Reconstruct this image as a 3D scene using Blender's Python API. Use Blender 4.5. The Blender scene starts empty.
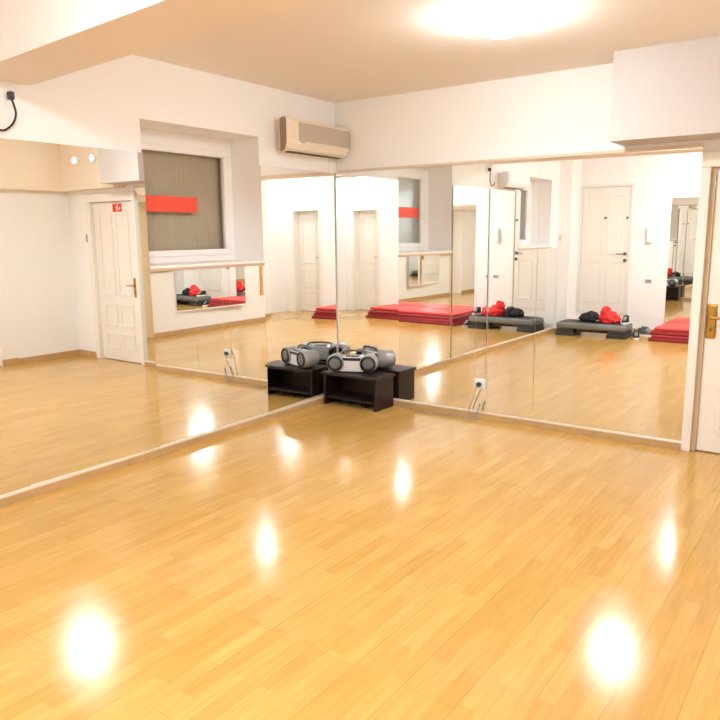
import bpy, bmesh, math, random
from mathutils import Vector, Matrix, noise

PI = math.pi
R = math.radians
rnd = random.Random(7)
col = bpy.context.scene.collection
scene = bpy.context.scene

# ------------------------------------------------------------------ materials
def new_mat(name):
    m = bpy.data.materials.new(name); m.use_nodes = True
    nt = m.node_tree
    return m, nt, nt.nodes['Principled BSDF']

def plain(name, rgb, rough=0.5, metal=0.0, spec=0.5, bump=0.0, bscale=60, vary=0.0, vscale=6):
    m, nt, p = new_mat(name)
    p.inputs['Base Color'].default_value = (*rgb, 1)
    p.inputs['Roughness'].default_value = rough
    p.inputs['Metallic'].default_value = metal
    p.inputs['Specular IOR Level'].default_value = spec
    tc = nt.nodes.new('ShaderNodeTexCoord')
    if vary:
        n = nt.nodes.new('ShaderNodeTexNoise'); n.inputs['Scale'].default_value = vscale; n.inputs['Detail'].default_value = 5
        nt.links.new(tc.outputs['Object'], n.inputs['Vector'])
        r = nt.nodes.new('ShaderNodeMapRange')
        r.inputs['To Min'].default_value = 1 - vary; r.inputs['To Max'].default_value = 1 + vary
        nt.links.new(n.outputs['Fac'], r.inputs['Value'])
        mx = nt.nodes.new('ShaderNodeVectorMath'); mx.operation = 'SCALE'
        mx.inputs[0].default_value = rgb
        nt.links.new(r.outputs['Result'], mx.inputs['Scale'])
        nt.links.new(mx.outputs['Vector'], p.inputs['Base Color'])
    if bump:
        n2 = nt.nodes.new('ShaderNodeTexNoise'); n2.inputs['Scale'].default_value = bscale; n2.inputs['Detail'].default_value = 4
        nt.links.new(tc.outputs['Object'], n2.inputs['Vector'])
        b = nt.nodes.new('ShaderNodeBump'); b.inputs['Strength'].default_value = bump; b.inputs['Distance'].default_value = 0.01
        nt.links.new(n2.outputs['Fac'], b.inputs['Height'])
        nt.links.new(b.outputs['Normal'], p.inputs['Normal'])
    return m

def emitter(name, rgb, strength):
    m, nt, p = new_mat(name)
    p.inputs['Base Color'].default_value = (0.9, 0.9, 0.88, 1)
    p.inputs['Emission Color'].default_value = (*rgb, 1)
    p.inputs['Emission Strength'].default_value = strength
    p.inputs['Roughness'].default_value = 0.4
    return m

def floor_material():
    m, nt, p = new_mat('beech_strip_laminate')
    L = nt.links; N = nt.nodes
    tc = N.new('ShaderNodeTexCoord')
    mp = N.new('ShaderNodeMapping'); mp.inputs['Rotation'].default_value = (0, 0, R(90))
    L.new(tc.outputs['Object'], mp.inputs['Vector'])
    bk = N.new('ShaderNodeTexBrick'); bk.offset = 0.37; bk.offset_frequency = 2; bk.squash = 1.0
    bk.inputs['Scale'].default_value = 1
    bk.inputs['Brick Width'].default_value = 0.47; bk.inputs['Row Height'].default_value = 0.066
    bk.inputs['Mortar Size'].default_value = 0.0006; bk.inputs['Mortar Smooth'].default_value = 0.4
    bk.inputs['Color1'].default_value = (0.66, 0.395, 0.115, 1)
    bk.inputs['Color2'].default_value = (0.585, 0.325, 0.082, 1)
    bk.inputs['Mortar'].default_value = (0.50, 0.27, 0.09, 1)
    L.new(mp.outputs['Vector'], bk.inputs['Vector'])
    pk = N.new('ShaderNodeTexBrick'); pk.offset = 0.43
    pk.inputs['Scale'].default_value = 1
    pk.inputs['Brick Width'].default_value = 1.29; pk.inputs['Row Height'].default_value = 0.198
    pk.inputs['Mortar Size'].default_value = 0.0011; pk.inputs['Mortar Smooth'].default_value = 0.3
    pk.inputs['Color1'].default_value = (1, 1, 1, 1); pk.inputs['Color2'].default_value = (0.93, 0.92, 0.9, 1)
    pk.inputs['Mortar'].default_value = (0.66, 0.58, 0.5, 1)
    L.new(mp.outputs['Vector'], pk.inputs['Vector'])
    mg = N.new('ShaderNodeMapping'); mg.inputs['Scale'].default_value = (22, 1.1, 1)
    L.new(tc.outputs['Object'], mg.inputs['Vector'])
    gr = N.new('ShaderNodeTexNoise'); gr.inputs['Scale'].default_value = 3.0; gr.inputs['Detail'].default_value = 8; gr.inputs['Roughness'].default_value = 0.65
    L.new(mg.outputs['Vector'], gr.inputs['Vector'])
    rp = N.new('ShaderNodeValToRGB')
    rp.color_ramp.elements[0].position = 0.30; rp.color_ramp.elements[0].color = (0.84, 0.78, 0.68, 1)
    rp.color_ramp.elements[1].position = 0.68; rp.color_ramp.elements[1].color = (1.06, 1.06, 1.05, 1)
    L.new(gr.outputs['Fac'], rp.inputs['Fac'])
    m1 = N.new('ShaderNodeMix'); m1.data_type = 'RGBA'; m1.blend_type = 'MULTIPLY'; m1.inputs['Factor'].default_value = 1
    L.new(bk.outputs['Color'], m1.inputs[6]); L.new(pk.outputs['Color'], m1.inputs[7])
    m2 = N.new('ShaderNodeMix'); m2.data_type = 'RGBA'; m2.blend_type = 'MULTIPLY'; m2.inputs['Factor'].default_value = 0.9
    L.new(m1.outputs[2], m2.inputs[6]); L.new(rp.outputs['Color'], m2.inputs[7])
    L.new(m2.outputs[2], p.inputs['Base Color'])
    p.inputs['Roughness'].default_value = 0.15
    p.inputs['Specular IOR Level'].default_value = 0.5
    return m

def mirror_material():
    m, nt, p = new_mat('silvered_glass')
    p.inputs['Base Color'].default_value = (0.955, 0.965, 0.95, 1)
    p.inputs['Metallic'].default_value = 1.0
    p.inputs['Roughness'].default_value = 0.0
    return m

def glass_material():
    m = bpy.data.materials.new('window_glass'); m.use_nodes = True
    nt = m.node_tree; nt.nodes.clear()
    o = nt.nodes.new('ShaderNodeOutputMaterial'); t = nt.nodes.new('ShaderNodeBsdfTransparent')
    g = nt.nodes.new('ShaderNodeBsdfGlossy'); g.inputs['Roughness'].default_value = 0.35
    f = nt.nodes.new('ShaderNodeFresnel'); f.inputs['IOR'].default_value = 1.2
    mx = nt.nodes.new('ShaderNodeMixShader')
    t.inputs['Color'].default_value = (0.9, 0.92, 0.9, 1)
    nt.links.new(f.outputs['Fac'], mx.inputs['Fac']); nt.links.new(t.outputs['BSDF'], mx.inputs[1]); nt.links.new(g.outputs['BSDF'], mx.inputs[2])
    nt.links.new(mx.outputs['Shader'], o.inputs['Surface'])
    return m

M = {}
M['floor'] = floor_material()
M['wall'] = plain('white_wall_paint', (0.88, 0.86, 0.84), 0.75, spec=0.25, bump=0.05, bscale=90)
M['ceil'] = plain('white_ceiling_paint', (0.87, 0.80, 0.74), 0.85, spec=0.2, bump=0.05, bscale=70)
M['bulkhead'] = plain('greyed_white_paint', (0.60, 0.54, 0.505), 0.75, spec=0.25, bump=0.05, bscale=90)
M['beige'] = plain('beige_plaster', (0.86, 0.75, 0.61), 0.8, spec=0.2, bump=0.05, bscale=70)
M['mirror'] = mirror_material()
M['mirror_edge'] = plain('mirror_cut_edge', (0.62, 0.60, 0.52), 0.4)
M['wood_trim'] = plain('oak_trim', (0.52, 0.33, 0.15), 0.45, vary=0.15, vscale=14)
M['cap'] = plain('cream_cap_strip', (0.74, 0.60, 0.44), 0.4)
M['sill'] = plain('brown_sill_edge', (0.60, 0.42, 0.28), 0.5, vary=0.1)
M['pvc'] = plain('white_pvc', (0.86, 0.82, 0.80), 0.3)
M['door'] = plain('white_door_lacquer', (0.84, 0.80, 0.74), 0.35, bump=0.03, bscale=30)
M['door_gap'] = plain('door_shadow_gap', (0.55, 0.42, 0.26), 0.6)
M['brass'] = plain('old_brass', (0.55, 0.34, 0.07), 0.32, metal=1.0, vary=0.2, vscale=40)
M['chrome'] = plain('satin_chrome', (0.55, 0.55, 0.55), 0.25, metal=1.0)
M['dark_metal'] = plain('dark_metal', (0.16, 0.15, 0.14), 0.35, metal=0.6)
M['ac'] = plain('ivory_plastic', (0.80, 0.70, 0.57), 0.4)
M['ac_cap'] = plain('taupe_end_cap', (0.30, 0.215, 0.15), 0.5)
M['ac_grille'] = plain('grey_beige_grille', (0.60, 0.50, 0.40), 0.5)
M['dark_slot'] = plain('dark_slot', (0.10, 0.07, 0.05), 0.6)
M['black_plastic'] = plain('black_plastic', (0.018, 0.017, 0.018), 0.4)
M['white_plastic'] = plain('white_plastic', (0.85, 0.84, 0.82), 0.35)
M['grey_plastic'] = plain('grey_plastic', (0.30, 0.30, 0.29), 0.5)
M['espresso'] = plain('espresso_veneer', (0.020, 0.0075, 0.0055), 0.42, spec=0.35, vary=0.25, vscale=10)
M['silver'] = plain('silver_plastic', (0.40, 0.40, 0.40), 0.28, metal=0.35)
M['silver_light'] = plain('pale_silver_plastic', (0.72, 0.72, 0.73), 0.3, metal=0.15)
M['cone'] = plain('speaker_grille', (0.16, 0.155, 0.15), 0.6, bump=0.3, bscale=300)
M['red_vinyl'] = plain('red_vinyl', (0.72, 0.055, 0.045), 0.42, vary=0.08)
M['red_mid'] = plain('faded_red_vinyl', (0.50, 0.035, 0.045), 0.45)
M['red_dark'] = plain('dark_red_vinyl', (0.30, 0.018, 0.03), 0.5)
M['red_fabric'] = plain('red_fabric', (0.80, 0.025, 0.025), 0.7, bump=0.4, bscale=25, vary=0.12)
M['black_fabric'] = plain('black_fabric', (0.022, 0.020, 0.022), 0.8, bump=0.4, bscale=30)
M['step_top'] = plain('grey_rubber', (0.20, 0.20, 0.195), 0.7, bump=0.3, bscale=200)
M['step_side'] = plain('charcoal_plastic', (0.040, 0.040, 0.042), 0.5)
M['red_sticker'] = plain('red_film', (0.80, 0.075, 0.035), 0.5)
M['red_sign'] = plain('red_sign', (0.72, 0.03, 0.012), 0.4)
M['blind'] = plain('taupe_blind', (0.66, 0.50, 0.385), 0.8, vary=0.12, vscale=9)
M['night'] = plain('night_outside', (0.10, 0.09, 0.08), 0.9)
M['glass'] = glass_material()
M['cabinet'] = plain('cream_cabinet', (0.80, 0.66, 0.44), 0.5)
M['wood_light'] = plain('orange_beech', (0.68, 0.37, 0.14), 0.45, vary=0.12, vscale=12)
M['shoe_grey'] = plain('grey_shoe_mesh', (0.10, 0.11, 0.11), 0.8)
M['brown_fabric'] = plain('maroon_fabric', (0.20, 0.035, 0.03), 0.8)
M['lamp'] = emitter('frosted_lamp_glow', (0.86, 1.0, 1.08), 28.0)
M['lamp_far'] = emitter('frosted_lamp_glow_rear', (0.86, 1.0, 1.08), 54.0)
M['alcove_fill'] = emitter('alcove_fill_glow', (0.86, 1.0, 1.08), 8.0)  # glow of the fill light added in the alcove
M['lamp_wall'] = emitter('frosted_wall_lamp_glow', (0.86, 1.0, 1.08), 6.0)
M['lamp_spot'] = emitter('small_spot_glow', (1.0, 0.93, 0.82), 6.0)

# ------------------------------------------------------------------ helpers
class MB:
    def __init__(self): self.bm = bmesh.new(); self.mi = 0
    def _tag(self, faces):
        for f in faces: f.material_index = self.mi
    def box(self, x0, x1, y0, y1, z0, z1, mi=None, bevel=0.0, seg=2):
        x0, x1 = sorted((x0, x1)); y0, y1 = sorted((y0, y1)); z0, z1 = sorted((z0, z1))
        b = bmesh.new()
        bmesh.ops.create_cube(b, size=1)
        for v in b.verts:
            v.co = Vector(((x0 + x1) / 2 + v.co.x * (x1 - x0), (y0 + y1) / 2 + v.co.y * (y1 - y0), (z0 + z1) / 2 + v.co.z * (z1 - z0)))
        if bevel: bmesh.ops.bevel(b, geom=b.edges[:], offset=bevel, segments=seg, profile=0.5, affect='EDGES')
        return self.merge(b, mi)
    def merge(self, b, mi=None):
        k = self.mi if mi is None else mi
        vm = {v: self.bm.verts.new(v.co) for v in b.verts}
        for f in b.faces:
            try: nf = self.bm.faces.new([vm[v] for v in f.verts]); nf.material_index = k
            except ValueError: pass
        b.free(); return self
    def prism(self, poly, axis, a0, a1, mi=None):
        """poly of (u,v): extruded along axis; axis x:(u=y,v=z) y:(u=x,v=z) z:(u=x,v=y)"""
        def P(u, v, a): return {'x': (a, u, v), 'y': (u, a, v), 'z': (u, v, a)}[axis]
        k = self.mi if mi is None else mi
        A = [self.bm.verts.new(P(u, v, a0)) for u, v in poly]; B = [self.bm.verts.new(P(u, v, a1)) for u, v in poly]
        n = len(poly); fs = [self.bm.faces.new(A), self.bm.faces.new(B[::-1])]
        for i in range(n): fs.append(self.bm.faces.new([A[i], B[i], B[(i + 1) % n], A[(i + 1) % n]]))
        for f in fs: f.material_index = k
        return self
    def tube(self, pts, r, seg=10, mi=None, caps=True):
        k = self.mi if mi is None else mi
        pts = [Vector(p) for p in pts]; rings = []
        rr = r if isinstance(r, (list, tuple)) else [r] * len(pts)
        up = Vector((0, 0, 1))
        prev = None
        for i, p in enumerate(pts):
            d = (pts[min(i + 1, len(pts) - 1)] - pts[max(i - 1, 0)]).normalized()
            if prev is None:
                a = up if abs(d.dot(up)) < 0.9 else Vector((1, 0, 0))
                u = d.cross(a).normalized()
            else:
                u = (prev - d * prev.dot(d)).normalized()
            prev = u; v = d.cross(u)
            rings.append([self.bm.verts.new(p + (u * math.cos(t) + v * math.sin(t)) * rr[i]) for t in [2 * PI * j / seg for j in range(seg)]])
        for a, b in zip(rings, rings[1:]):
            for j in range(seg):
                f = self.bm.faces.new([a[j], a[(j + 1) % seg], b[(j + 1) % seg], b[j]]); f.material_index = k
        if caps:
            for ring in (rings[0][::-1], rings[-1]):
                f = self.bm.faces.new(ring); f.material_index = k
        return self
    def lathe(self, prof, center, axis='z', seg=24, mi=None):
        """prof: list of (radius, height) along the axis"""
        k = self.mi if mi is None else mi
        c = Vector(center); rings = []
        for r, h in prof:
            ring = []
            for j in range(seg):
                t = 2 * PI * j / seg; a, b = r * math.cos(t), r * math.sin(t)
                o = {'z': (a, b, h), 'y': (a, h, b), 'x': (h, a, b)}[axis]
                ring.append(self.bm.verts.new(c + Vector(o)))
            rings.append(ring)
        for A, B in zip(rings, rings[1:]):
            for j in range(seg):
                f = self.bm.faces.new([A[j], A[(j + 1) % seg], B[(j + 1) % seg], B[j]]); f.material_index = k
        for ring in (rings[0], rings[-1]):
            try: f = self.bm.faces.new(ring); f.material_index = k
            except ValueError: pass
        return self
    def blob(self, c, s, amp=0.2, freq=3.0, seed=0, sub=4, flat=0.0, mi=None):
        """crumpled cloth lump: noisy ellipsoid with a flattened base"""
        b = bmesh.new(); bmesh.ops.create_icosphere(b, subdivisions=sub, radius=1)
        off = Vector((seed * 7.3, seed * 3.1, seed * 5.7))
        for v in b.verts:
            d = v.co.copy()
            n = noise.fractal(d * freq + off, 0.7, 2.1, 3)
            rdg = 1 - abs(noise.noise(d * freq * 1.3 + off * 2)) * 1.6
            q = d * (1 + amp * n + amp * 0.5 * rdg)
            z = q.z
            if z < -0.55: z = -0.55 - (z + 0.55) * -0.08
            v.co = Vector((c[0] + q.x * s[0], c[1] + q.y * s[1], c[2] + (z + 0.6) * s[2]))
        return self.merge(b, mi)
    def build(self, name, mats, parent=None, loc=(0, 0, 0), rotz=0.0, smooth=False, angle=None):
        bm = self.bm
        bmesh.ops.recalc_face_normals(bm, faces=bm.faces[:])
        me = bpy.data.meshes.new(name); bm.to_mesh(me); bm.free()
        if not isinstance(mats, (list, tuple)): mats = [mats]
        for m in mats: me.materials.append(M[m] if isinstance(m, str) else m)
        if smooth:
            for p in me.polygons: p.use_smooth = True
            if angle is not None:
                try: me.set_sharp_from_angle(angle=R(angle))
                except Exception: pass
        o = bpy.data.objects.new(name, me); col.objects.link(o)
        o.location = loc; o.rotation_euler = (0, 0, rotz)
        if parent: o.parent = parent
        return o

def tag(o, label=None, cat=None, group=None, kind=None):
    if label: o['label'] = label
    if cat: o['category'] = cat
    if group: o['group'] = group
    if kind: o['kind'] = kind
    return o

def thing(name, label, cat, loc=(0, 0, 0), rotz=0.0, group=None, kind=None):
    o = bpy.data.objects.new(name, None); col.objects.link(o)
    o.empty_display_size = 0.1
    o.location = loc; o.rotation_euler = (0, 0, rotz)
    return tag(o, label, cat, group, kind)

def smooth_path(pts, n=8):
    pts = [Vector(p) for p in pts]; out = []
    P = [pts[0]] + pts + [pts[-1]]
    for i in range(1, len(P) - 2):
        for k in range(n):
            t = k / n; a, b, c, d = P[i - 1], P[i], P[i + 1], P[i + 2]
            out.append(0.5 * ((2 * b) + (c - a) * t + (2 * a - 5 * b + 4 * c - d) * t * t + (3 * b - a - 3 * c + d) * t ** 3))
    out.append(pts[-1]); return out

# the left wall is not quite square to the front wall
DELTA = R(0.7305)
MA = Matrix.Rotation(DELTA, 4, 'Z')
def WA(x, y, z): return MA @ Vector((x, y, z))

CEIL = 2.627
MIR_T = 2.03      # mirror top
MIR_B = 0.055     # mirror bottom
XR = 4.60         # right wall
YB = -5.82        # back wall

# ------------------------------------------------------------------ shell
m = MB(); m.box(-0.55, 5.4, -6.4, 0.4, -0.1, 0.0)
tag(m.build('floor', 'floor'), 'glossy beech strip laminate floor', 'floor', kind='structure')
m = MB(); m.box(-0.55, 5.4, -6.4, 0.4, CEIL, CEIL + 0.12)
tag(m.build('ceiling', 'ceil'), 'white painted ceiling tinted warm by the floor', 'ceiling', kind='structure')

NI = [(-2.105, -0.995), (-5.08, -3.97)]     # two deep window niches in the left wall
NZ0, NZ1 = 1.28, 2.245
m = MB()
def wa_col(y0, y1):
    m.box(-0.46, -0.012, y0, y1, 0.0, CEIL)
m.box(-0.46, -0.045, -0.983, 0.0, 0.0, MIR_T); m.box(-0.46, -0.006, -0.995, -0.983, 0.0, MIR_T); m.box(-0.46, -0.012, -0.995, 0.0, MIR_T, CEIL); wa_col(-3.97, -2.105); wa_col(-6.1, -5.08)
for y0, y1 in NI:
    m.box(-0.46, -0.012, y0, y1, 0, NZ0); m.box(-0.46, -0.012, y0, y1, NZ1, CEIL)
tag(m.build('wall_left', 'wall', rotz=DELTA), 'white mirrored wall with two deep window niches', 'wall', kind='structure')

m = MB()
m.box(-0.5, 2.985, 0.006, 0.2, 0, CEIL); m.box(2.985, 3.93, 0.006, 0.2, 2.0, CEIL); m.box(3.93, 5.2, 0.006, 0.2, 0, CEIL)
tag(m.build('wall_front', 'wall'), 'white mirrored wall ending at the panelled door', 'wall', kind='structure')

m = MB()
m.box(XR, 5.3, -4.85, -1.62, 0, CEIL)                 # main length
m.box(4.34, 5.3, -0.82, 0.006, 0, CEIL)          # pilaster at the door corner
m.box(XR, 5.3, -1.62, -0.82, 1.97, CEIL)              # head over the shallow doorway
m.box(XR + 0.22, 5.3, -1.62, -0.82, 0, 1.97)          # its cream back
m.box(4.98, 5.3, -6.2, -4.85, 0, CEIL)                # side of the rear alcove
tag(m.build('wall_right', 'wall'), 'white wall opposite the mirrors, with a shallow doorway', 'wall', kind='structure')
m = MB(); m.box(XR + 0.19, XR + 0.219, -1.61, -0.83, 0, 1.965)
tag(m.build('trim_5', 'cabinet'), 'cream panel lining the shallow doorway', 'panel', kind='structure')

m = MB()
m.box(-0.4, 0.24, YB, -5.40, 0, CEIL)                 # pilaster beside the entrance door
m.box(-0.4, 0.24, YB - 0.25, YB, 0, CEIL)
m.box(0.24, 1.02, YB - 0.25, YB, 0, 0.255)            # raised threshold
m.box(0.24, 1.02, YB - 0.25, YB, 2.19, CEIL)
m.box(1.02, 4.10, YB - 0.25, YB, 0, CEIL)
m.box(4.10, 4.80, YB - 0.25, YB, 2.0, CEIL)
m.box(4.80, 4.98, YB - 0.25, YB, 0, CEIL)
m.box(-0.4, 5.3, YB - 0.4, YB - 0.25, 0, CEIL)
tag(m.build('wall_back', 'wall'), 'white wall with the entrance door and a wide mirror', 'wall', kind='structure')

# beam across the room, bulkheads over the door
m = MB(); m.prism([(-0.01, -2.835), (-0.01, -3.185), (XR - 0.002, -3.56), (XR - 0.002, -3.21)], 'z', 2.33, CEIL - 0.001)
tag(m.build('ceiling_beam', ['ceil']), 'deep white beam crossing the ceiling from above the cable outlet', 'beam', kind='structure')
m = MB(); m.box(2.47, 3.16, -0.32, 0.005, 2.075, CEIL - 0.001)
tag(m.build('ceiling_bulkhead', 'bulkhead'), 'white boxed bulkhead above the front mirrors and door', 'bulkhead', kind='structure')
m = MB(); m.box(3.161, 4.20, -0.15, 0.005, 2.045, CEIL - 0.001); m.box(4.20, XR - 0.001, -2.86, 0.005, 2.045, CEIL - 0.001)
tag(m.build('side_bulkhead', 'beige'), 'beige boxed bulkhead above the door carrying two small spots', 'bulkhead', kind='structure')

# trims under the mirrors, baseboards
m = MB(); m.box(-0.012, 0.022, -5.39, -0.001, 0, 0.047)
t = tag(m.build('trim_1', 'wood_trim', rotz=DELTA), 'low wooden ledge under the left wall mirrors', 'trim', kind='structure')
m = MB(); m.box(-0.012, 0.026, -5.39, -0.001, 0.047, MIR_B - 0.001, bevel=0.003)
m.build('cap_strip', 'cap', t)
m = MB(); m.box(0.03, 2.985, -0.024, 0.006, 0, 0.047)
t = tag(m.build('trim_2', 'wood_trim'), 'low wooden ledge under the front wall mirrors', 'trim', kind='structure')
m = MB(); m.box(0.03, 2.985, -0.028, 0.006, 0.047, MIR_B - 0.001, bevel=0.003)
m.build('cap_strip', 'cap', t)
m = MB(); m.box(0.02, 2.985, -0.012, 0.006, MIR_T + 0.002, MIR_T + 0.022)
tag(m.build('trim_3', 'cap'), 'thin pale strip along the top of the front mirrors', 'trim', kind='structure')
m = MB()
m.box(XR - 0.018, XR, -4.85, -1.62, 0, 0.07); m.box(4.322, 4.34, -0.82, 0.0, 0, 0.07); m.box(XR, 4.98, -4.866, -4.85, 0, 0.07)
tag(m.build('baseboard_right', 'wood_trim'), 'narrow wooden baseboard of the right wall', 'baseboard', kind='structure')
m = MB(); m.box(3.93, 4.322, -0.012, 0.006, 0, 0.07)
tag(m.build('baseboard_front', 'wood_trim'), 'short wooden baseboard beside the panelled door', 'baseboard', kind='structure')
m = MB(); m.box(0.24, 4.10, YB, YB + 0.014, 0, 0.06)
tag(m.build('baseboard_back', 'wood_trim'), 'narrow wooden baseboard of the back wall', 'baseboard', kind='structure')

# ------------------------------------------------------------------ mirrors
def mirror_slab(name, w, h, label, loc, rotz, group, t=0.0045):
    """slab centred on its width; its face looks along local +X"""
    b = MB()
    b.box(-t, 0, -w / 2, w / 2, 0, h)
    for f in b.bm.faces:
        c = f.calc_center_median()
        f.material_index = 0 if c.x > -1e-5 else 1
    o = b.build(name, ['mirror', 'mirror_edge'], loc=loc, rotz=rotz)
    return tag(o, label, 'mirror', group)

GA = 'mirror panels of the left wall'
def mirA(y0, y1, z0, z1, label, eps=0.0, hinge=False):
    g = 0.001; y0 += g; y1 -= g
    # one panel stands very slightly turned about its free edge, as hung
    dx = -math.sin(R(eps)) * (y1 - y0) / 2 if hinge else 0.0
    return mirror_slab('wall_mirror', y1 - y0, z1 - z0, label, WA(dx, (y0 + y1) / 2, z0), DELTA + R(eps), GA)
mirA(-3.97, -3.055, MIR_B, MIR_T, 'full-height mirror panel at the left edge of the photo, below the hanging cable')
mirA(-3.055, -2.11, MIR_B, MIR_T, 'tall mirror panel left of the window, reflecting the door with the red sign', -1.0)
mirA(-2.11, -0.995, MIR_B, 1.262, 'low mirror panel underneath the window beside the air conditioner')
mirA(-0.995, -0.012, MIR_B, MIR_T, 'tall narrow mirror panel under the air conditioner, behind the dark bench', 1.5, True)
mirA(-5.38, -3.97, MIR_B, 1.262, 'low mirror panel under the second window, seen reflected beside the entrance')
GB = 'mirror panels of the front wall'
def mirB(x0, x1, label):
    g = 0.001; x0 += g; x1 -= g
    return mirror_slab('wall_mirror', x1 - x0, MIR_T - MIR_B, label, ((x0 + x1) / 2, 0, MIR_B), -PI / 2, GB)
mirB(-0.02, 1.385, 'wide mirror panel of the front wall next to the corner bench')
mirB(1.385, 1.49, 'very narrow mirror strip holding the power outlet')
mirB(1.49, 1.885, 'narrow mirror panel just right of the power outlet')
mirB(1.885, 2.975, 'wide mirror panel of the front wall next to the white door frame')
mirror_slab('wall_mirror', 1.75, 1.84, 'wide mirror on the back wall behind the red mats', (2.43, YB + 0.006, 0.12), PI / 2, None)

# ------------------------------------------------------------------ windows
def window(n, y0, y1, label):
    xf = -0.31
    yc = 0.0
    f = MB()
    ft, fb, fs, fl = 0.115, 0.06, 0.065, 0.16
    f.box(xf - 0.05, xf, y0, y1, NZ0 + 0.02, NZ0 + 0.02 + fb, bevel=0.005)
    f.box(xf - 0.05, xf, y0, y1, NZ1 - ft, NZ1, bevel=0.005)
    f.box(xf - 0.05, xf, y0, y0 + fl, NZ0 + 0.02 + fb, NZ1 - ft, bevel=0.005)
    f.box(xf - 0.05, xf, y1 - fs, y1, NZ0 + 0.02 + fb, NZ1 - ft, bevel=0.005)
    w = tag(f.build('window_%d' % n, 'pvc', rotz=DELTA), label, 'window', kind='structure')
    s = MB(); k = 0.045
    a0, a1, b0, b1 = y0 + fl - 0.012, y1 - fs + 0.012, NZ0 + 0.02 + fb - 0.012, NZ1 - ft + 0.012
    s.box(xf - 0.035, xf + 0.012, a0, a1, b0, b0 + k, bevel=0.006); s.box(xf - 0.035, xf + 0.012, a0, a1, b1 - k, b1, bevel=0.006)
    s.box(xf - 0.035, xf + 0.012, a0, a0 + k, b0 + k, b1 - k, bevel=0.006); s.box(xf - 0.035, xf + 0.012, a1 - k, a1, b0 + k, b1 - k, bevel=0.006)
    s.build('sash', 'pvc', w)
    p = MB(); p.box(xf - 0.016, xf - 0.012, a0 + k, a1 - k, b0 + k, b1 - k); p.build('pane', 'glass', w)
    h = MB(); h.box(xf + 0.012, xf + 0.022, a0 + 0.008, a0 + 0.034, 1.68, 1.75, bevel=0.003); h.tube([(xf + 0.02, a0 + 0.02, 1.71), (xf + 0.05, a0 + 0.02, 1.71), (xf + 0.055, a0 + 0.02, 1.60)], 0.008)
    h.build('handle', 'white_plastic', w)
    bl = MB(); k2 = 22
    for i in range(k2):
        u0 = a0 + (a1 - a0) * i / k2; u1 = a0 + (a1 - a0) * (i + 1) / k2
        bl.prism([(xf - 0.080, u0), (xf - 0.077, (u0 + u1) / 2), (xf - 0.080, u1), (xf - 0.085, u1), (xf - 0.082, (u0 + u1) / 2), (xf - 0.085, u0)], 'z', b0, b1)
    bl.build('blind', 'blind', w)
    if n == 1:
        r = MB(); r.box(xf - 0.0118, xf - 0.009, a0 + k + 0.03, a1 - k - 0.275, 1.672, 1.785); r.build('red_band', 'red_sticker', w)
    sl = MB(); sl.box(xf, 0.006, y0 + 0.001, y1 - 0.001, NZ0, NZ0 + 0.02); sl.box(-0.012, 0.010, y0 - 0.008, y1 + 0.004, NZ0 - 0.016, NZ0 + 0.004, mi=1, bevel=0.002)
    sl.build('window_sill', ['wall', 'sill'], w)
    o = MB(); o.box(-0.459, -0.44, y0, y1, NZ0, NZ1); o.build('outer_shutter', 'night', w)
    return w
window(1, NI[0][0], NI[0][1], 'white framed window with a red band in a deep niche left of the air conditioner')
window(2, NI[1][0], NI[1][1], 'second white framed window, seen only reflected beside the entrance door')

# ------------------------------------------------------------------ doors
def panel_mould(b, x0, x1, z0, z1, y, s=1, w=0.03, d=0.012, mi=0):
    """raised moulding frame on a door face at y; s = direction it stands out"""
    b.box(x0, x1, y, y + s * d, z0, z0 + w, mi, bevel=0.004); b.box(x0, x1, y, y + s * d, z1 - w, z1, mi, bevel=0.004)
    b.box(x0, x0 + w, y, y + s * d, z0 + w, z1 - w, mi, bevel=0.004); b.box(x1 - w, x1, y, y + s * d, z0 + w, z1 - w, mi, bevel=0.004)

# door in the front wall, brass lever
f = MB()
f.box(2.978, 3.036, -0.03, 0.19, 0, 1.90, bevel=0.006); f.box(3.85, 3.928, -0.03, 0.19, 0, 1.90, bevel=0.006); f.box(2.978, 3.928, -0.03, 0.19, 1.90, 1.998, bevel=0.006)
d2 = tag(f.build('door_2', 'door'), 'white panelled door with brass handle plate at the right edge', 'door', kind='structure')
b = MB(); b.box(3.0365, 3.0655, 0.004, 0.06, 0.002, 1.897); b.build('rebate', 'door_gap', d2)
b = MB(); b.box(3.066, 3.846, 0.02, 0.06, 0.008, 1.896, bevel=0.003)
for (z0, z1) in ((0.14, 0.34), (0.42, 0.70), (0.80, 1.78)):
    for (x0, x1) in ((3.17, 3.43), (3.48, 3.74)): panel_mould(b, x0, x1, z0, z1, 0.02, -1)
leaf = b.build('leaf', 'door', d2)
b = MB(); b.box(3.072, 3.132, 0.012, 0.022, 0.79, 1.02, bevel=0.012, seg=3); pl = b.build('handle_plate', 'brass', d2)
b = MB(); b.lathe([(0.012, 0.0), (0.012, -0.04), (0.0, -0.042)], (3.102, 0.012, 0.93), 'y', 14)
b.tube(smooth_path([(3.102, -0.028, 0.93), (3.14, -0.033, 0.932), (3.19, -0.03, 0.93), (3.22, -0.024, 0.926)], 4), 0.0085)
b.build('lever', 'brass', pl, smooth=True)
b = MB(); b.lathe([(0.011, 0), (0.011, -0.006), (0.004, -0.007)], (3.102, 0.012, 0.85), 'y', 14); b.build('keyhole', 'dark_metal', pl)

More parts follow.
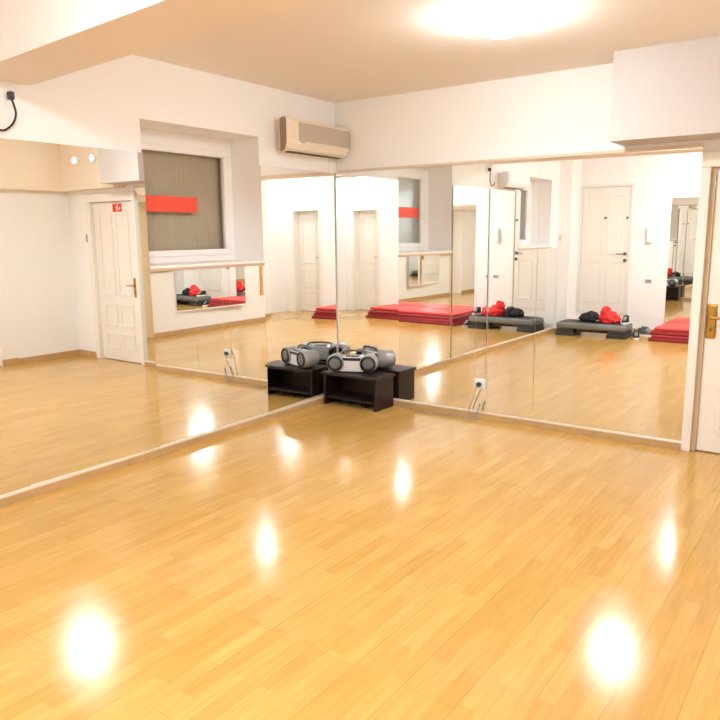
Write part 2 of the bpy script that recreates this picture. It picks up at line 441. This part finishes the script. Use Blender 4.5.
# entrance door in the back wall
f = MB()
f.box(0.242, 0.275, YB - 0.2, YB + 0.012, 0.257, 2.155, bevel=0.004); f.box(0.985, 1.018, YB - 0.2, YB + 0.012, 0.257, 2.155, bevel=0.004); f.box(0.242, 1.018, YB - 0.2, YB + 0.012, 2.155, 2.188, bevel=0.004)
f.box(0.242, 1.018, YB - 0.2, YB + 0.012, 0.257, 0.275)
d1 = tag(f.build('door_1', 'door'), 'white security door with two peepholes behind the grey step platform', 'door', kind='structure')
b = MB(); b.box(0.279, 0.981, YB - 0.05, YB - 0.006, 0.278, 2.151, bevel=0.003)
for (x0, x1) in ((0.35, 0.60), (0.66, 0.91)):
    panel_mould(b, x0, x1, 0.42, 1.06, YB - 0.006, 1, 0.022, 0.008); panel_mould(b, x0, x1, 1.16, 2.04, YB - 0.006, 1, 0.022, 0.008)
b.build('leaf', 'door', d1)
for (x, z) in ((0.63, 1.70), (0.95, 1.695)):
    b = MB(); b.lathe([(0.019, -0.008), (0.019, 0.008), (0.013, 0.014), (0.006, 0.016)], (x, YB, z), 'y', 16); b.build('peephole', 'dark_metal', d1, smooth=True, angle=40)
b = MB(); b.lathe([(0.026, -0.008), (0.026, 0.008), (0.020, 0.012), (0.009, 0.014), (0.009, 0.05)], (0.94, YB, 1.17), 'y', 16)
b.tube([(0.94, YB + 0.05, 1.17), (0.90, YB + 0.052, 1.168), (0.82, YB + 0.048, 1.165)], 0.008); b.build('handle', 'dark_metal', d1, smooth=True, angle=40)
b = MB(); b.lathe([(0.025, -0.008), (0.025, 0.010), (0.018, 0.015), (0.008, 0.017)], (0.945, YB, 1.07), 'y', 16); b.build('lock', 'dark_metal', d1, smooth=True, angle=40)

# rear door in the alcove
f = MB()
f.box(4.102, 4.16, YB - 0.24, YB + 0.01, 0, 1.94, bevel=0.004); f.box(4.74, 4.798, YB - 0.24, YB + 0.01, 0, 1.94, bevel=0.004); f.box(4.102, 4.798, YB - 0.24, YB + 0.01, 1.94, 1.998, bevel=0.004)
d3 = tag(f.build('door_3', 'door'), 'white door recessed in the far alcove, seen only in the corner reflections', 'door', kind='structure')
b = MB(); b.box(4.163, 4.737, YB - 0.2, YB - 0.16, 0.006, 1.937, bevel=0.003)
for (z0, z1) in ((0.12, 0.40), (0.48, 0.84), (0.94, 1.82)): panel_mould(b, 4.25, 4.65, z0, z1, YB - 0.16, 1, 0.028, 0.01)
b.build('leaf', 'door', d3)
b = MB(); b.box(4.19, 4.225, YB - 0.162, YB - 0.15, 0.95, 1.12, bevel=0.005); b.tube([(4.207, YB - 0.15, 1.05), (4.207, YB - 0.11, 1.05), (4.30, YB - 0.105, 1.05)], 0.009); b.build('handle', 'chrome', d3)

# ------------------------------------------------------------------ lamps
def ceiling_lamp(loc, label, mat, rad=0.15):
    t = thing('ceiling_light', label, 'ceiling lamp', loc)
    b = MB(); b.lathe([(rad - 0.02, 0.0), (rad - 0.02, -0.012), (rad - 0.03, -0.016), (0.02, -0.016)], (0, 0, 0), 'z', 36); b.build('base_ring', 'white_plastic', t, smooth=True, angle=40)
    b = MB(); b.lathe([(rad - 0.01, -0.014), (rad + 0.005, -0.035), (rad - 0.01, -0.058), (rad * 0.8, -0.08), (rad * 0.5, -0.098), (rad * 0.15, -0.106), (0.004, -0.107)], (0, 0, 0), 'z', 28); b.build('lamp_shade', mat, t, smooth=True)
    return t
ceiling_lamp((2.22, -1.46, CEIL), 'glowing round ceiling lamp near the front mirrors at the top of the photo', 'lamp')
ceiling_lamp((2.26, -4.28, CEIL), 'rear round ceiling lamp, seen only as glare reflected on the floor', 'lamp_far')
ceiling_lamp((4.62, -5.36, CEIL), 'small round fill light added in the far alcove to brighten the reflected walls', 'alcove_fill', 0.13)  # added, unseen fill: lifts the white walls that the mirrors reflect
t = thing('wall_lamp', 'frosted wall lamp above the low mirror, seen only as glare on the floor', 'wall lamp', (XR, -2.45, 1.72))
b = MB(); b.box(-0.025, 0, -0.17, 0.17, -0.16, 0.16, bevel=0.006); b.build('back_plate', 'white_plastic', t)
b = MB(); b.box(-0.10, -0.0255, -0.16, 0.16, -0.15, 0.15, bevel=0.03, seg=4); b.build('lamp_shade', 'lamp_wall', t, smooth=True, angle=60)
for (x, lab) in ((3.43, 'small white spot lamp on the beige bulkhead, the one closer to the door'), (3.78, 'small white spot lamp on the beige bulkhead, the one farther from the door')):
    t = thing('spot_lamp', lab, 'spot lamp', (x, -0.15, 2.37), -PI / 2 + PI, group='spot lamps on the beige bulkhead')
    b = MB(); b.lathe([(0.03, 0.0), (0.03, -0.012), (0.012, -0.014), (0.012, -0.03), (0.034, -0.036), (0.038, -0.075), (0.034, -0.075), (0.030, -0.070), (0.003, -0.069)], (0, 0, 0), 'x', 18); b.build('lamp_body', 'white_plastic', t, smooth=True, angle=40)
    b = MB(); b.lathe([(0.029, -0.0715), (0.026, -0.080), (0.014, -0.086), (0.002, -0.088)], (0, 0, 0), 'x', 18); b.build('bulb', 'lamp_spot', t, smooth=True)

# ------------------------------------------------------------------ air conditioners
def air_conditioner(loc, rotz, L, H, D, label, mat_body, mat_grille, mat_cap):
    """local X out of the wall, Y along it (centre), Z up from the underside"""
    t = thing('air_conditioner', label, 'air conditioner', loc, rotz)
    prof = [(0.0, 0.02), (0.0, H - 0.01), (D * 0.55, H), (D * 0.9, H - 0.006), (D, H - 0.03), (D, 0.10 * 1.0), (D * 0.97, 0.062), (D * 0.86, 0.026), (D * 0.70, 0.006), (D * 0.3, 0.0)]
    b = MB()
    b.prism([(x, z) for x, z in prof], 'y', -L / 2 + 0.012, L / 2 - 0.012)
    for v_ in b.bm.verts:                                        # the case narrows towards the wall
        v_.co.y -= math.copysign(0.08 * max(0.0, 1 - v_.co.x / D), v_.co.y)
    b.bm.faces.ensure_lookup_table(); b.build('body', mat_body, t)
    for s in (-1, 1):
        e = MB(); inset = [(x + (0.004 if x < D / 2 else -0.004), z + (0.004 if z < H / 2 else -0.004)) for x, z in prof]
        ya, yb = s * (L / 2 - 0.012), s * L / 2
        A = [e.bm.verts.new((x, ya - s * 0.085 * max(0, 1 - x / D), z)) for x, z in inset]; n_ = len(inset)
        B_ = [e.bm.verts.new((x, ya + (yb - ya) * min(1.0, 0.05 + 1.1 * x / D) - s * 0.085 * max(0, 1 - x / D), z)) for x, z in inset]
        e.bm.faces.new(A); e.bm.faces.new(B_)
        for i in range(n_): e.bm.faces.new([A[i], A[(i + 1) % n_], B_[(i + 1) % n_], B_[i]])
        e.build('end_cap', mat_cap, t)
    g = MB()
    y0, y1 = -L / 2 + 0.17, L / 2 - 0.03
    g.box(D, D + 0.003, y0, y1, H * 0.36, H - 0.045)
    n = 11
    for i in range(n):
        z = H * 0.36 + (H - 0.045 - H * 0.36) * (i + 0.5) / n
        g.box(D + 0.003, D + 0.008, y0 + 0.006, y1 - 0.006, z - 0.0035, z + 0.0035)
    g.box(D, D + 0.009, y0 - 0.01, y0, H * 0.36 - 0.008, H - 0.037); g.box(D, D + 0.009, y1, y1 + 0.01, H * 0.36 - 0.008, H - 0.037)
    g.box(D, D + 0.009, y0, y1, H - 0.045, H - 0.037); g.box(D, D + 0.009, y0, y1, H * 0.36 - 0.008, H * 0.36)
    g.build('front_grille', mat_grille, t)
    v = MB(); v.prism([(D * 0.45, 0.0015), (D * 0.70, 0.0045), (D * 0.72, 0.0015), (D * 0.47, -0.004)], 'y', -L / 2 + 0.09, L / 2 - 0.08); v.build('vent_slot', 'dark_slot', t)
    k = MB(); k.box(D, D + 0.002, -L / 2 + 0.185, -L / 2 + 0.235, 0.072, 0.08); k.build('badge', 'grey_plastic', t)
    return t
AC_L, AC_D = 0.855, 0.15
air_conditioner(WA(-0.012, -0.432, 2.145), DELTA, AC_L, 0.262, AC_D + 0.012, 'ivory air conditioner with horizontal grille high beside the window', 'ac', 'ac_grille', 'ac_cap')
air_conditioner(WA(-0.012, -3.55, 2.05), DELTA, 0.68, 0.2, 0.172, 'second air conditioner, seen only reflected above the mirrors near the entrance', 'white_plastic', 'white_plastic', 'white_plastic')
b = MB(); b.box(-0.012, 0.003, -0.118, -0.098, MIR_T + 0.003, 2.16, bevel=0.002)
tag(b.build('cable_trunking', 'white_plastic', rotz=DELTA), 'thin white cable trunking below the air conditioner', 'trunking')

# ------------------------------------------------------------------ outlets and cords
def outlet(loc, rotz, label, s=0.085):
    """faces local -Y"""
    t = thing('power_outlet', label, 'outlet', loc, rotz, group=None)
    b = MB(); b.box(-s / 2, s / 2, -0.012, 0, -s / 2, s / 2, bevel=0.004); b.build('faceplate', 'white_plastic', t)
    b = MB(); b.lathe([(0.024, -0.0122), (0.024, -0.0165), (0.019, -0.0165), (0.018, -0.013), (0.002, -0.013)], (0, 0, 0), 'y', 20); b.build('socket', 'white_plastic', t)
    return t
outlet((1.437, -0.0002, 0.285), 0, 'white power outlet on the narrow mirror strip with a black plug in it', 0.09)
t = thing('plug_lead', 'thin dark lead from the outlet along the front ledge to the bench', 'lead', (1.437, -0.016, 0.287))
b = MB(); b.lathe([(0.016, -0.0005), (0.020, -0.006), (0.020, -0.03), (0.012, -0.038), (0.004, -0.039)], (0, 0, 0), 'y', 16); b.build('plug', 'black_plastic', t, smooth=True, angle=40)
b = MB(); b.tube(smooth_path([(0, -0.038, -0.002), (-0.014, -0.045, -0.03), (-0.045, -0.03, -0.12), (-0.075, -0.024, -0.20), (-0.085, -0.030, -0.262), (-0.06, -0.05, -0.2815), (-0.03, -0.045, -0.275), (0.0, -0.03, -0.20), (0.02, -0.026, -0.15), (0.01, -0.03, -0.22), (-0.02, -0.05, -0.2815),
      (-0.09, -0.05, -0.2815), (-0.25, -0.06, -0.2825), (-0.45, -0.08, -0.2825), (-0.62, -0.06, -0.2825), (-0.72, -0.03, -0.2825), (-0.785, -0.0185, -0.2825)], 6), 0.0034, 8)
b.build('cable', 'grey_plastic', t, smooth=True)
outlet(WA(-0.012, -2.975, 2.25), DELTA + PI / 2, 'white power outlet high on the left wall below the beam', 0.085)
t = thing('plug_lead', 'black plug with a curved lead hanging high at the left edge', 'lead', WA(0.006, -2.975, 2.255), DELTA + PI / 2)
b = MB(); b.box(-0.015, 0.015, -0.034, -0.0005, -0.022, 0.020, bevel=0.007); b.build('plug', 'black_plastic', t)
b = MB(); b.tube(smooth_path([(0.0, -0.022, -0.018), (0.008, -0.030, -0.06), (0.012, -0.03, -0.10), (-0.005, -0.025, -0.145), (-0.05, -0.022, -0.185), (-0.09, -0.022, -0.188), (-0.115, -0.022, -0.17), (-0.14, -0.02, -0.15)], 6), 0.006, 8); b.build('cable', 'black_plastic', t, smooth=True)

# ------------------------------------------------------------------ bench and boombox in the corner
TX0, TX1, TY0, TY1, TH = 0.035, 0.635, -0.325, -0.038, 0.295
t = thing('tv_bench', 'low dark brown open-fronted bench in the mirrored corner', 'bench', ((TX0 + TX1) / 2, (TY0 + TY1) / 2, 0))
w, d = (TX1 - TX0) / 2, (TY1 - TY0) / 2
b = MB(); b.box(-w, w, -d, d, TH - 0.026, TH, bevel=0.004); b.build('top', 'espresso', t)
for s in (-1, 1):
    b = MB(); b.box(s * (w - 0.015), s * (w - 0.037), -d + 0.012, d - 0.006, 0, TH - 0.0262, bevel=0.002); b.build('side_panel', 'espresso', t)
b = MB(); b.box(-w + 0.0375, w - 0.0375, -d + 0.02, d - 0.02, 0.058, 0.078, bevel=0.002); b.build('shelf', 'espresso', t)
b = MB(); b.box(-w + 0.0375, w - 0.0375, d - 0.019, d - 0.007, 0.03, TH - 0.0262); b.build('back_panel', 'espresso', t)

t = thing('cable_bundle', 'tangle of black cable on the floor under the dark bench', 'cables', (0.22, -0.2, 0.0))
b = MB()
pp = [(0.0 + 0.10 * math.cos(a * 1.9) + a * 0.012, 0.045 * math.sin(a * 2.3), 0.006 + 0.018 * (1 + math.sin(a * 1.3)) / 2) for a in [i * 0.35 for i in range(46)]]
b.tube(pp, 0.0045, 7); b.build('cable', 'black_plastic', t, smooth=True)

BZ = TH
t = thing('boombox', 'silver boombox with two round speakers on the dark bench', 'boombox', (0.275, -0.165, BZ + 0.001), R(24))
b = MB(); b.prism([(-0.135, 0.012), (-0.115, 0.125), (-0.07, 0.140), (0.07, 0.140), (0.115, 0.125), (0.135, 0.012)], 'y', -0.070, 0.065); body = b.build('body', 'silver_light', t)
b = MB(); b.box(-0.085, 0.085, -0.074, -0.0705, 0.108, 0.132, bevel=0.001); b.build('display', 'black_plastic', body)
b = MB(); b.box(-0.06, 0.06, -0.05, 0.02, 0.1405, 0.150, bevel=0.003); b.build('cassette_lid', 'grey_plastic', body)
for i in range(5):
    b = MB(); b.box(-0.052 + i * 0.022, -0.036 + i * 0.022, -0.066, -0.054, 0.1405, 0.149, bevel=0.002); b.build('button', 'black_plastic', body)
b = MB(); b.box(-0.10, 0.10, -0.075, 0.05, 0.0, 0.0118, bevel=0.002); b.build('foot', 'black_plastic', t)
for s in (-1, 1):
    cx = s * 0.148
    b = MB(); b.lathe([(0.060, 0.075), (0.076, 0.05), (0.080, 0.0), (0.080, -0.072), (0.072, -0.085), (0.066, -0.087), (0.064, -0.080), (0.002, -0.080)], (cx, 0, 0.0815), 'y', 32)
    sp = b.build('speaker_pod', 'silver', t, smooth=True, angle=35)
    b = MB(); b.lathe([(0.072, -0.079), (0.070, -0.094), (0.058, -0.097), (0.052, -0.0812)], (cx, 0, 0.0815), 'y', 32); b.build('speaker_ring', 'black_plastic', sp, smooth=True, angle=40)
    b = MB(); b.lathe([(0.0515, -0.0805), (0.0505, -0.089), (0.03, -0.094), (0.002, -0.096)], (cx, 0, 0.0815), 'y', 28); b.build('speaker_grille', 'cone', sp, smooth=True)
    b = MB(); b.lathe([(0.056, 0.0755), (0.050, 0.082), (0.03, 0.086), (0.002, 0.087)], (cx, 0, 0.0815), 'y', 28); b.build('rear_cover', 'black_plastic', sp, smooth=True)
b = MB(); b.tube(smooth_path([(-0.125, 0.035, 0.13), (-0.11, 0.045, 0.165), (-0.06, 0.05, 0.178), (0.06, 0.05, 0.178), (0.11, 0.045, 0.165), (0.125, 0.035, 0.13)], 5), 0.009, 10); b.build('carry_handle', 'dark_metal', t, smooth=True)

# ------------------------------------------------------------------ step platform and what lies on it
SX0, SX1, SY0, SY1, SH = 0.235, 1.235, -5.375, -4.965, 0.195
t = thing('step_platform', 'long grey aerobic step platform in front of the white security door', 'step platform', ((SX0 + SX1) / 2, (SY0 + SY1) / 2, 0), R(-1.5))
w, d = (SX1 - SX0) / 2, (SY1 - SY0) / 2
b = MB(); b.box(-w, w, -d, d, SH - 0.095, SH, bevel=0.03, seg=3); b.build('deck', 'step_top', t, smooth=True, angle=50)
b = MB(); b.box(-w + 0.06, w - 0.06, -d + 0.03, d - 0.03, SH - 0.0005, SH + 0.006, bevel=0.003)
for i in range(24): b.box(-w + 0.09 + i * 0.0355, -w + 0.102 + i * 0.0355, -d + 0.05, d - 0.05, SH + 0.006, SH + 0.009)
b.build('rubber_mat', 'step_side', t)
for s in (-1, 1):
    for r_, (z0, z1) in enumerate(((0.0, 0.049), (0.0495, 0.0992))):
        b = MB(); e = 0.012 * r_
        b.box(s * (w + 0.005 - e), s * (w - 0.27 + e), -d - 0.003 + e, d + 0.003 - e, z0, z1, bevel=0.008); b.build('riser', 'step_side', t)
b = MB(); b.box(-w + 0.275, w - 0.275, -d + 0.07, d - 0.07, 0.06, 0.0995); b.build('underside_rib', 'black_plastic', t)
TOP = SH + 0.009

def bag(loc, s, seed, label, mat, name='gym_bag', cat='bag', strap=True, extra=()):
    t = thing(name, label, cat, loc)
    b = MB(); b.blob((0, 0, 0), s, 0.30, 2.0, seed)
    for c, sz in extra: b.blob(c, sz, 0.32, 2.2, seed + 3)
    b.build('body', mat, t, smooth=True)
    if strap:
        b = MB(); b.tube(smooth_path([(-s[0] * 0.7, -s[1] * 0.2, s[2] * 0.9), (-s[0] * 0.35, -s[1] * 0.5, s[2] * 1.6), (s[0] * 0.25, -s[1] * 0.4, s[2] * 1.62), (s[0] * 0.75, -s[1] * 0.1, s[2] * 0.9)], 6), 0.011, 8); b.build('strap', 'black_fabric', t, smooth=True)
    return t
bag((0.945, -5.17, TOP), (0.125, 0.115, 0.095), 2, 'crumpled bright red jacket heaped on the grey step platform', 'red_fabric', 'jacket', 'jacket', False, extra=(((-0.045, 0.0, 0.09), (0.065, 0.08, 0.08)), ((0.075, -0.02, 0.0), (0.075, 0.09, 0.07))))
bag((0.635, -5.19, TOP), (0.115, 0.10, 0.07), 5, 'black cloth gym bag lying beside the red jacket on the step platform', 'black_fabric', extra=(((0.075, 0.03, 0.02), (0.075, 0.08, 0.075)),))

def sneaker(loc, rotz, label, mat, group):
    t = thing('sneaker', label, 'shoe', loc, rotz, group)
    def outline(k, z):
        P = []
        for i in range(28):
            a = 2 * PI * i / 28; x = math.cos(a) * 0.135; wd = 0.045 + 0.010 * math.cos(a) - 0.008 * math.cos(2 * a)
            P.append((x * k, math.sin(a) * wd * k, z))
        return P
    b = MB(); rings = [[b.bm.verts.new(p) for p in outline(k, z)] for k, z in ((0.97, 0.0), (1.0, 0.008), (1.0, 0.024), (0.98, 0.028))]
    for A, B in zip(rings, rings[1:]):
        for j in range(28): b.bm.faces.new([A[j], A[(j + 1) % 28], B[(j + 1) % 28], B[j]])
    b.bm.faces.new(rings[0]); b.bm.faces.new(rings[-1]); b.build('sole', 'white_plastic', t, smooth=True, angle=50)
    b = MB(); rings = []
    for k in range(7):
        f_ = k / 6; ring = []
        for i in range(28):
            a = 2 * PI * i / 28; c = math.cos(a)
            wd = (0.042 + 0.010 * c - 0.008 * math.cos(2 * a)) * (1 - 0.30 * f_)
            hi = 0.0285 + f_ * (0.082 if c < 0.0 else 0.082 - 0.052 * c)
            ring.append(b.bm.verts.new((c * 0.128 * (1 - 0.10 * f_) - 0.022 * f_ * (1 + c), math.sin(a) * wd, hi)))
        rings.append(ring)
    for A, B in zip(rings, rings[1:]):
        for j in range(28): b.bm.faces.new([A[j], A[(j + 1) % 28], B[(j + 1) % 28], B[j]])
    b.bm.faces.new(rings[0]); b.bm.faces.new(rings[-1]); b.build('upper', mat, t, smooth=True)
    b = MB()
    for i in range(4): b.tube([(0.02 + i * 0.018, -0.020, 0.092 - i * 0.011), (0.02 + i * 0.018, 0, 0.100 - i * 0.012), (0.02 + i * 0.018, 0.020, 0.092 - i * 0.011)], 0.003, 6)
    b.build('laces', 'white_plastic', t)
    return t
sneaker((1.18, -5.16, TOP), R(88), 'black and white sneaker standing on the right end of the step platform', 'black_fabric', 'black and white sneakers')
sneaker((1.335, -5.16, 0.0), R(75), 'black and white sneaker on the floor beside the right end of the step platform', 'black_fabric', 'black and white sneakers')
sneaker((1.375, -5.50, 0.0), R(20), 'dark grey sneaker on the floor between step platform and mats', 'shoe_grey', 'sneakers on the floor')
sneaker((1.36, -5.66, 0.0), R(35), 'dark grey sneaker on the floor right against the back wall', 'shoe_grey', 'sneakers on the floor')

# ------------------------------------------------------------------ stack of red mats
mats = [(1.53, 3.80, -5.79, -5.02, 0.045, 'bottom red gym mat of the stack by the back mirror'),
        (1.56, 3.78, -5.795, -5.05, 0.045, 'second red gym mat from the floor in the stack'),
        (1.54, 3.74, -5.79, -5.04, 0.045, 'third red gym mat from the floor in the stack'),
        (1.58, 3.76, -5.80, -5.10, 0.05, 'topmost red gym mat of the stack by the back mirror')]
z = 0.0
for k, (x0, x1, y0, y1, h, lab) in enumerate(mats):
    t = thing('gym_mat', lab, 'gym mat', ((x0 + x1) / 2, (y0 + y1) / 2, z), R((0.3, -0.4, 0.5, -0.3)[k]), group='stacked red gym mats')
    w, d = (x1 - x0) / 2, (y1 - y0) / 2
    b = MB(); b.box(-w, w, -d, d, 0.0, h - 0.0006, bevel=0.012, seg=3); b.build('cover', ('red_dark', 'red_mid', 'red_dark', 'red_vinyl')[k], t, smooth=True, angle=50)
    b = MB()
    for s in (-1, 1): b.box(-w + 0.02, w - 0.02, s * d, s * (d + 0.003), h * 0.42, h * 0.55)
    b.build('seam_piping', 'red_dark', t)
    z += h

# ------------------------------------------------------------------ right wall: low mirror, ledge, cabinet
w, H = 0.72, 0.68
t = thing('low_mirror', 'low wide mirror on the right wall, seen reflected underneath the window', 'mirror', (XR - 0.046, -2.82, 0.36), R(-3.0))
b = MB(); b.box(-0.006, -0.0005, -w, w, 0, H)
for f in b.bm.faces: f.material_index = 0 if f.calc_center_median().x < -0.0055 else 1
b.build('glass', ['mirror', 'mirror_edge'], t)
b = MB(); b.box(0.0, 0.006, -w, w, 0.0, H); b.build('backing', 'white_plastic', t)
b = MB(); b.box(-0.012, 0.0, -w, w, -0.02, -0.0005); b.build('bottom_rail', 'white_plastic', t)
b = MB(); b.box(-0.012, 0.0, -w, w, H + 0.0005, H + 0.02); b.build('top_rail', 'white_plastic', t)
b = MB(); b.box(XR - 0.05, XR - 0.0005, -2.07, -1.625, 0.985, 1.055, bevel=0.004)
tag(b.build('wall_ledge', 'wood_light'), 'short orange wooden ledge on the right wall, reflected under the window', 'ledge')
b = MB(); b.box(XR - 0.03, XR - 0.0005, -4.06, -4.0, 0.46, 1.04, bevel=0.004)
tag(b.build('wall_batten', 'wood_light'), 'upright orange wooden batten on the right wall below the cabinet', 'batten')
t = thing('wall_cabinet', 'cream wall cabinet on the right wall above the wooden batten', 'cabinet', (XR, -4.30, 1.24))
b = MB(); b.box(-0.14, -0.0005, -0.2, 0.2, 0, 0.69, bevel=0.004); b.build('body', 'cabinet', t)
b = MB(); b.box(-0.158, -0.1405, -0.195, 0.195, 0.006, 0.684, bevel=0.003); dd = b.build('door', 'cabinet', t)
b = MB(); b.lathe([(0.006, 0), (0.006, -0.012), (0.012, -0.018), (0.002, -0.022)], (-0.158, 0.16, 0.3), 'x', 12); b.build('knob', 'chrome', dd)

# exit sign, switches
t = thing('exit_sign', 'small red exit sign with white running figure on the panelled door', 'sign', (3.36, 0.0195, 1.775))
b = MB(); b.box(-0.085, 0.085, -0.006, 0, 0, 0.098, bevel=0.002); b.build('plate', 'red_sign', t)
b = MB()
b.lathe([(0.009, -0.0062), (0.009, -0.0075)], (-0.012, 0, 0.082), 'y', 12)
b.prism([(-0.022, 0.070), (-0.004, 0.074), (0.006, 0.046), (-0.012, 0.040)], 'y', -0.0062, -0.0075)
b.prism([(-0.012, 0.041), (0.0, 0.044), (-0.018, 0.016), (-0.032, 0.014)], 'y', -0.0062, -0.0076)
b.prism([(-0.004, 0.044), (0.006, 0.046), (0.026, 0.028), (0.020, 0.020)], 'y', -0.0062, -0.0077)
b.prism([(-0.004, 0.068), (-0.004, 0.074), (0.026, 0.060), (0.024, 0.053)], 'y', -0.0062, -0.0078)
b.prism([(-0.070, 0.046), (-0.046, 0.066), (-0.046, 0.052), (-0.034, 0.052), (-0.034, 0.040), (-0.046, 0.040), (-0.046, 0.028)], 'y', -0.0062, -0.0075)
b.build('pictogram', 'white_plastic', t)

def wall_switch(loc, rotz, label, w_, h_, mat, name='light_switch', cat='switch'):
    t = thing(name, label, cat, loc, rotz)
    b = MB(); b.box(-w_ / 2, w_ / 2, -0.011, -0.0005, 0, h_, bevel=0.003); b.build('plate', 'white_plastic', t)
    b = MB(); b.box(-w_ * 0.32, w_ * 0.32, -0.016, -0.0112, h_ * 0.2, h_ * 0.8, bevel=0.002); b.build('rocker', mat, t)
    return t
wall_switch((3.97, 0.006, 1.40), 0, 'grey wall switch beside the door with the red sign', 0.07, 0.16, 'grey_plastic')
wall_switch((1.30, YB, 0.74), PI, 'low wall switch on the back wall above the sneakers', 0.13, 0.07, 'grey_plastic')
t = thing('intercom', 'slim white intercom handset on the back wall beside the security door', 'intercom', (1.27, YB, 1.33), PI)
b = MB(); b.box(-0.045, 0.045, -0.03, -0.0005, 0, 0.24, bevel=0.008); b.build('base', 'white_plastic', t)
b = MB(); b.box(-0.025, 0.025, -0.062, -0.0305, 0.01, 0.23, bevel=0.01); b.build('handset', 'white_plastic', t)
wall_switch((0.10, -5.40, 1.34), PI, 'slim switch on the pilaster beside the second window', 0.06, 0.14, 'cap')

# ------------------------------------------------------------------ camera
f_px, yaw, pitch, roll = 704.259, 0.623052, 0.177237, -0.009888
E_CAM = (3.91642, -5.13051, 1.5)
cy, sy, cp, sp = math.cos(yaw), math.sin(yaw), math.cos(pitch), math.sin(pitch)
fw = Vector((-sy * cp, cy * cp, -sp)); rt = Vector((cy, sy, 0)); up = rt.cross(fw)
r2 = rt * math.cos(roll) + up * math.sin(roll); u2 = -rt * math.sin(roll) + up * math.cos(roll)
cam = bpy.data.cameras.new('camera'); co = bpy.data.objects.new('camera', cam); col.objects.link(co)
mw = Matrix((r2, u2, -fw)).transposed().to_4x4(); mw.translation = Vector(E_CAM)
co.matrix_world = mw
cam.sensor_width = 36; cam.lens = f_px / 720 * 36; cam.clip_start = 0.02
scene.camera = co

# ------------------------------------------------------------------ world and view
w = bpy.data.worlds.new('world'); scene.world = w; w.use_nodes = True
w.node_tree.nodes['Background'].inputs['Color'].default_value = (0.01, 0.01, 0.012, 1)
vs = scene.view_settings
scene.display_settings.display_device = 'sRGB'
vs.view_transform = 'Standard'; vs.look = 'None'; vs.gamma = 1; vs.use_curve_mapping = False
vs.exposure = 2.17
cy_ = scene.cycles
cy_.max_bounces = 24; cy_.glossy_bounces = 24; cy_.diffuse_bounces = 8; cy_.transmission_bounces = 12; cy_.transparent_max_bounces = 12
cy_.use_denoising = True
cy_.sample_clamp_indirect = 8.0
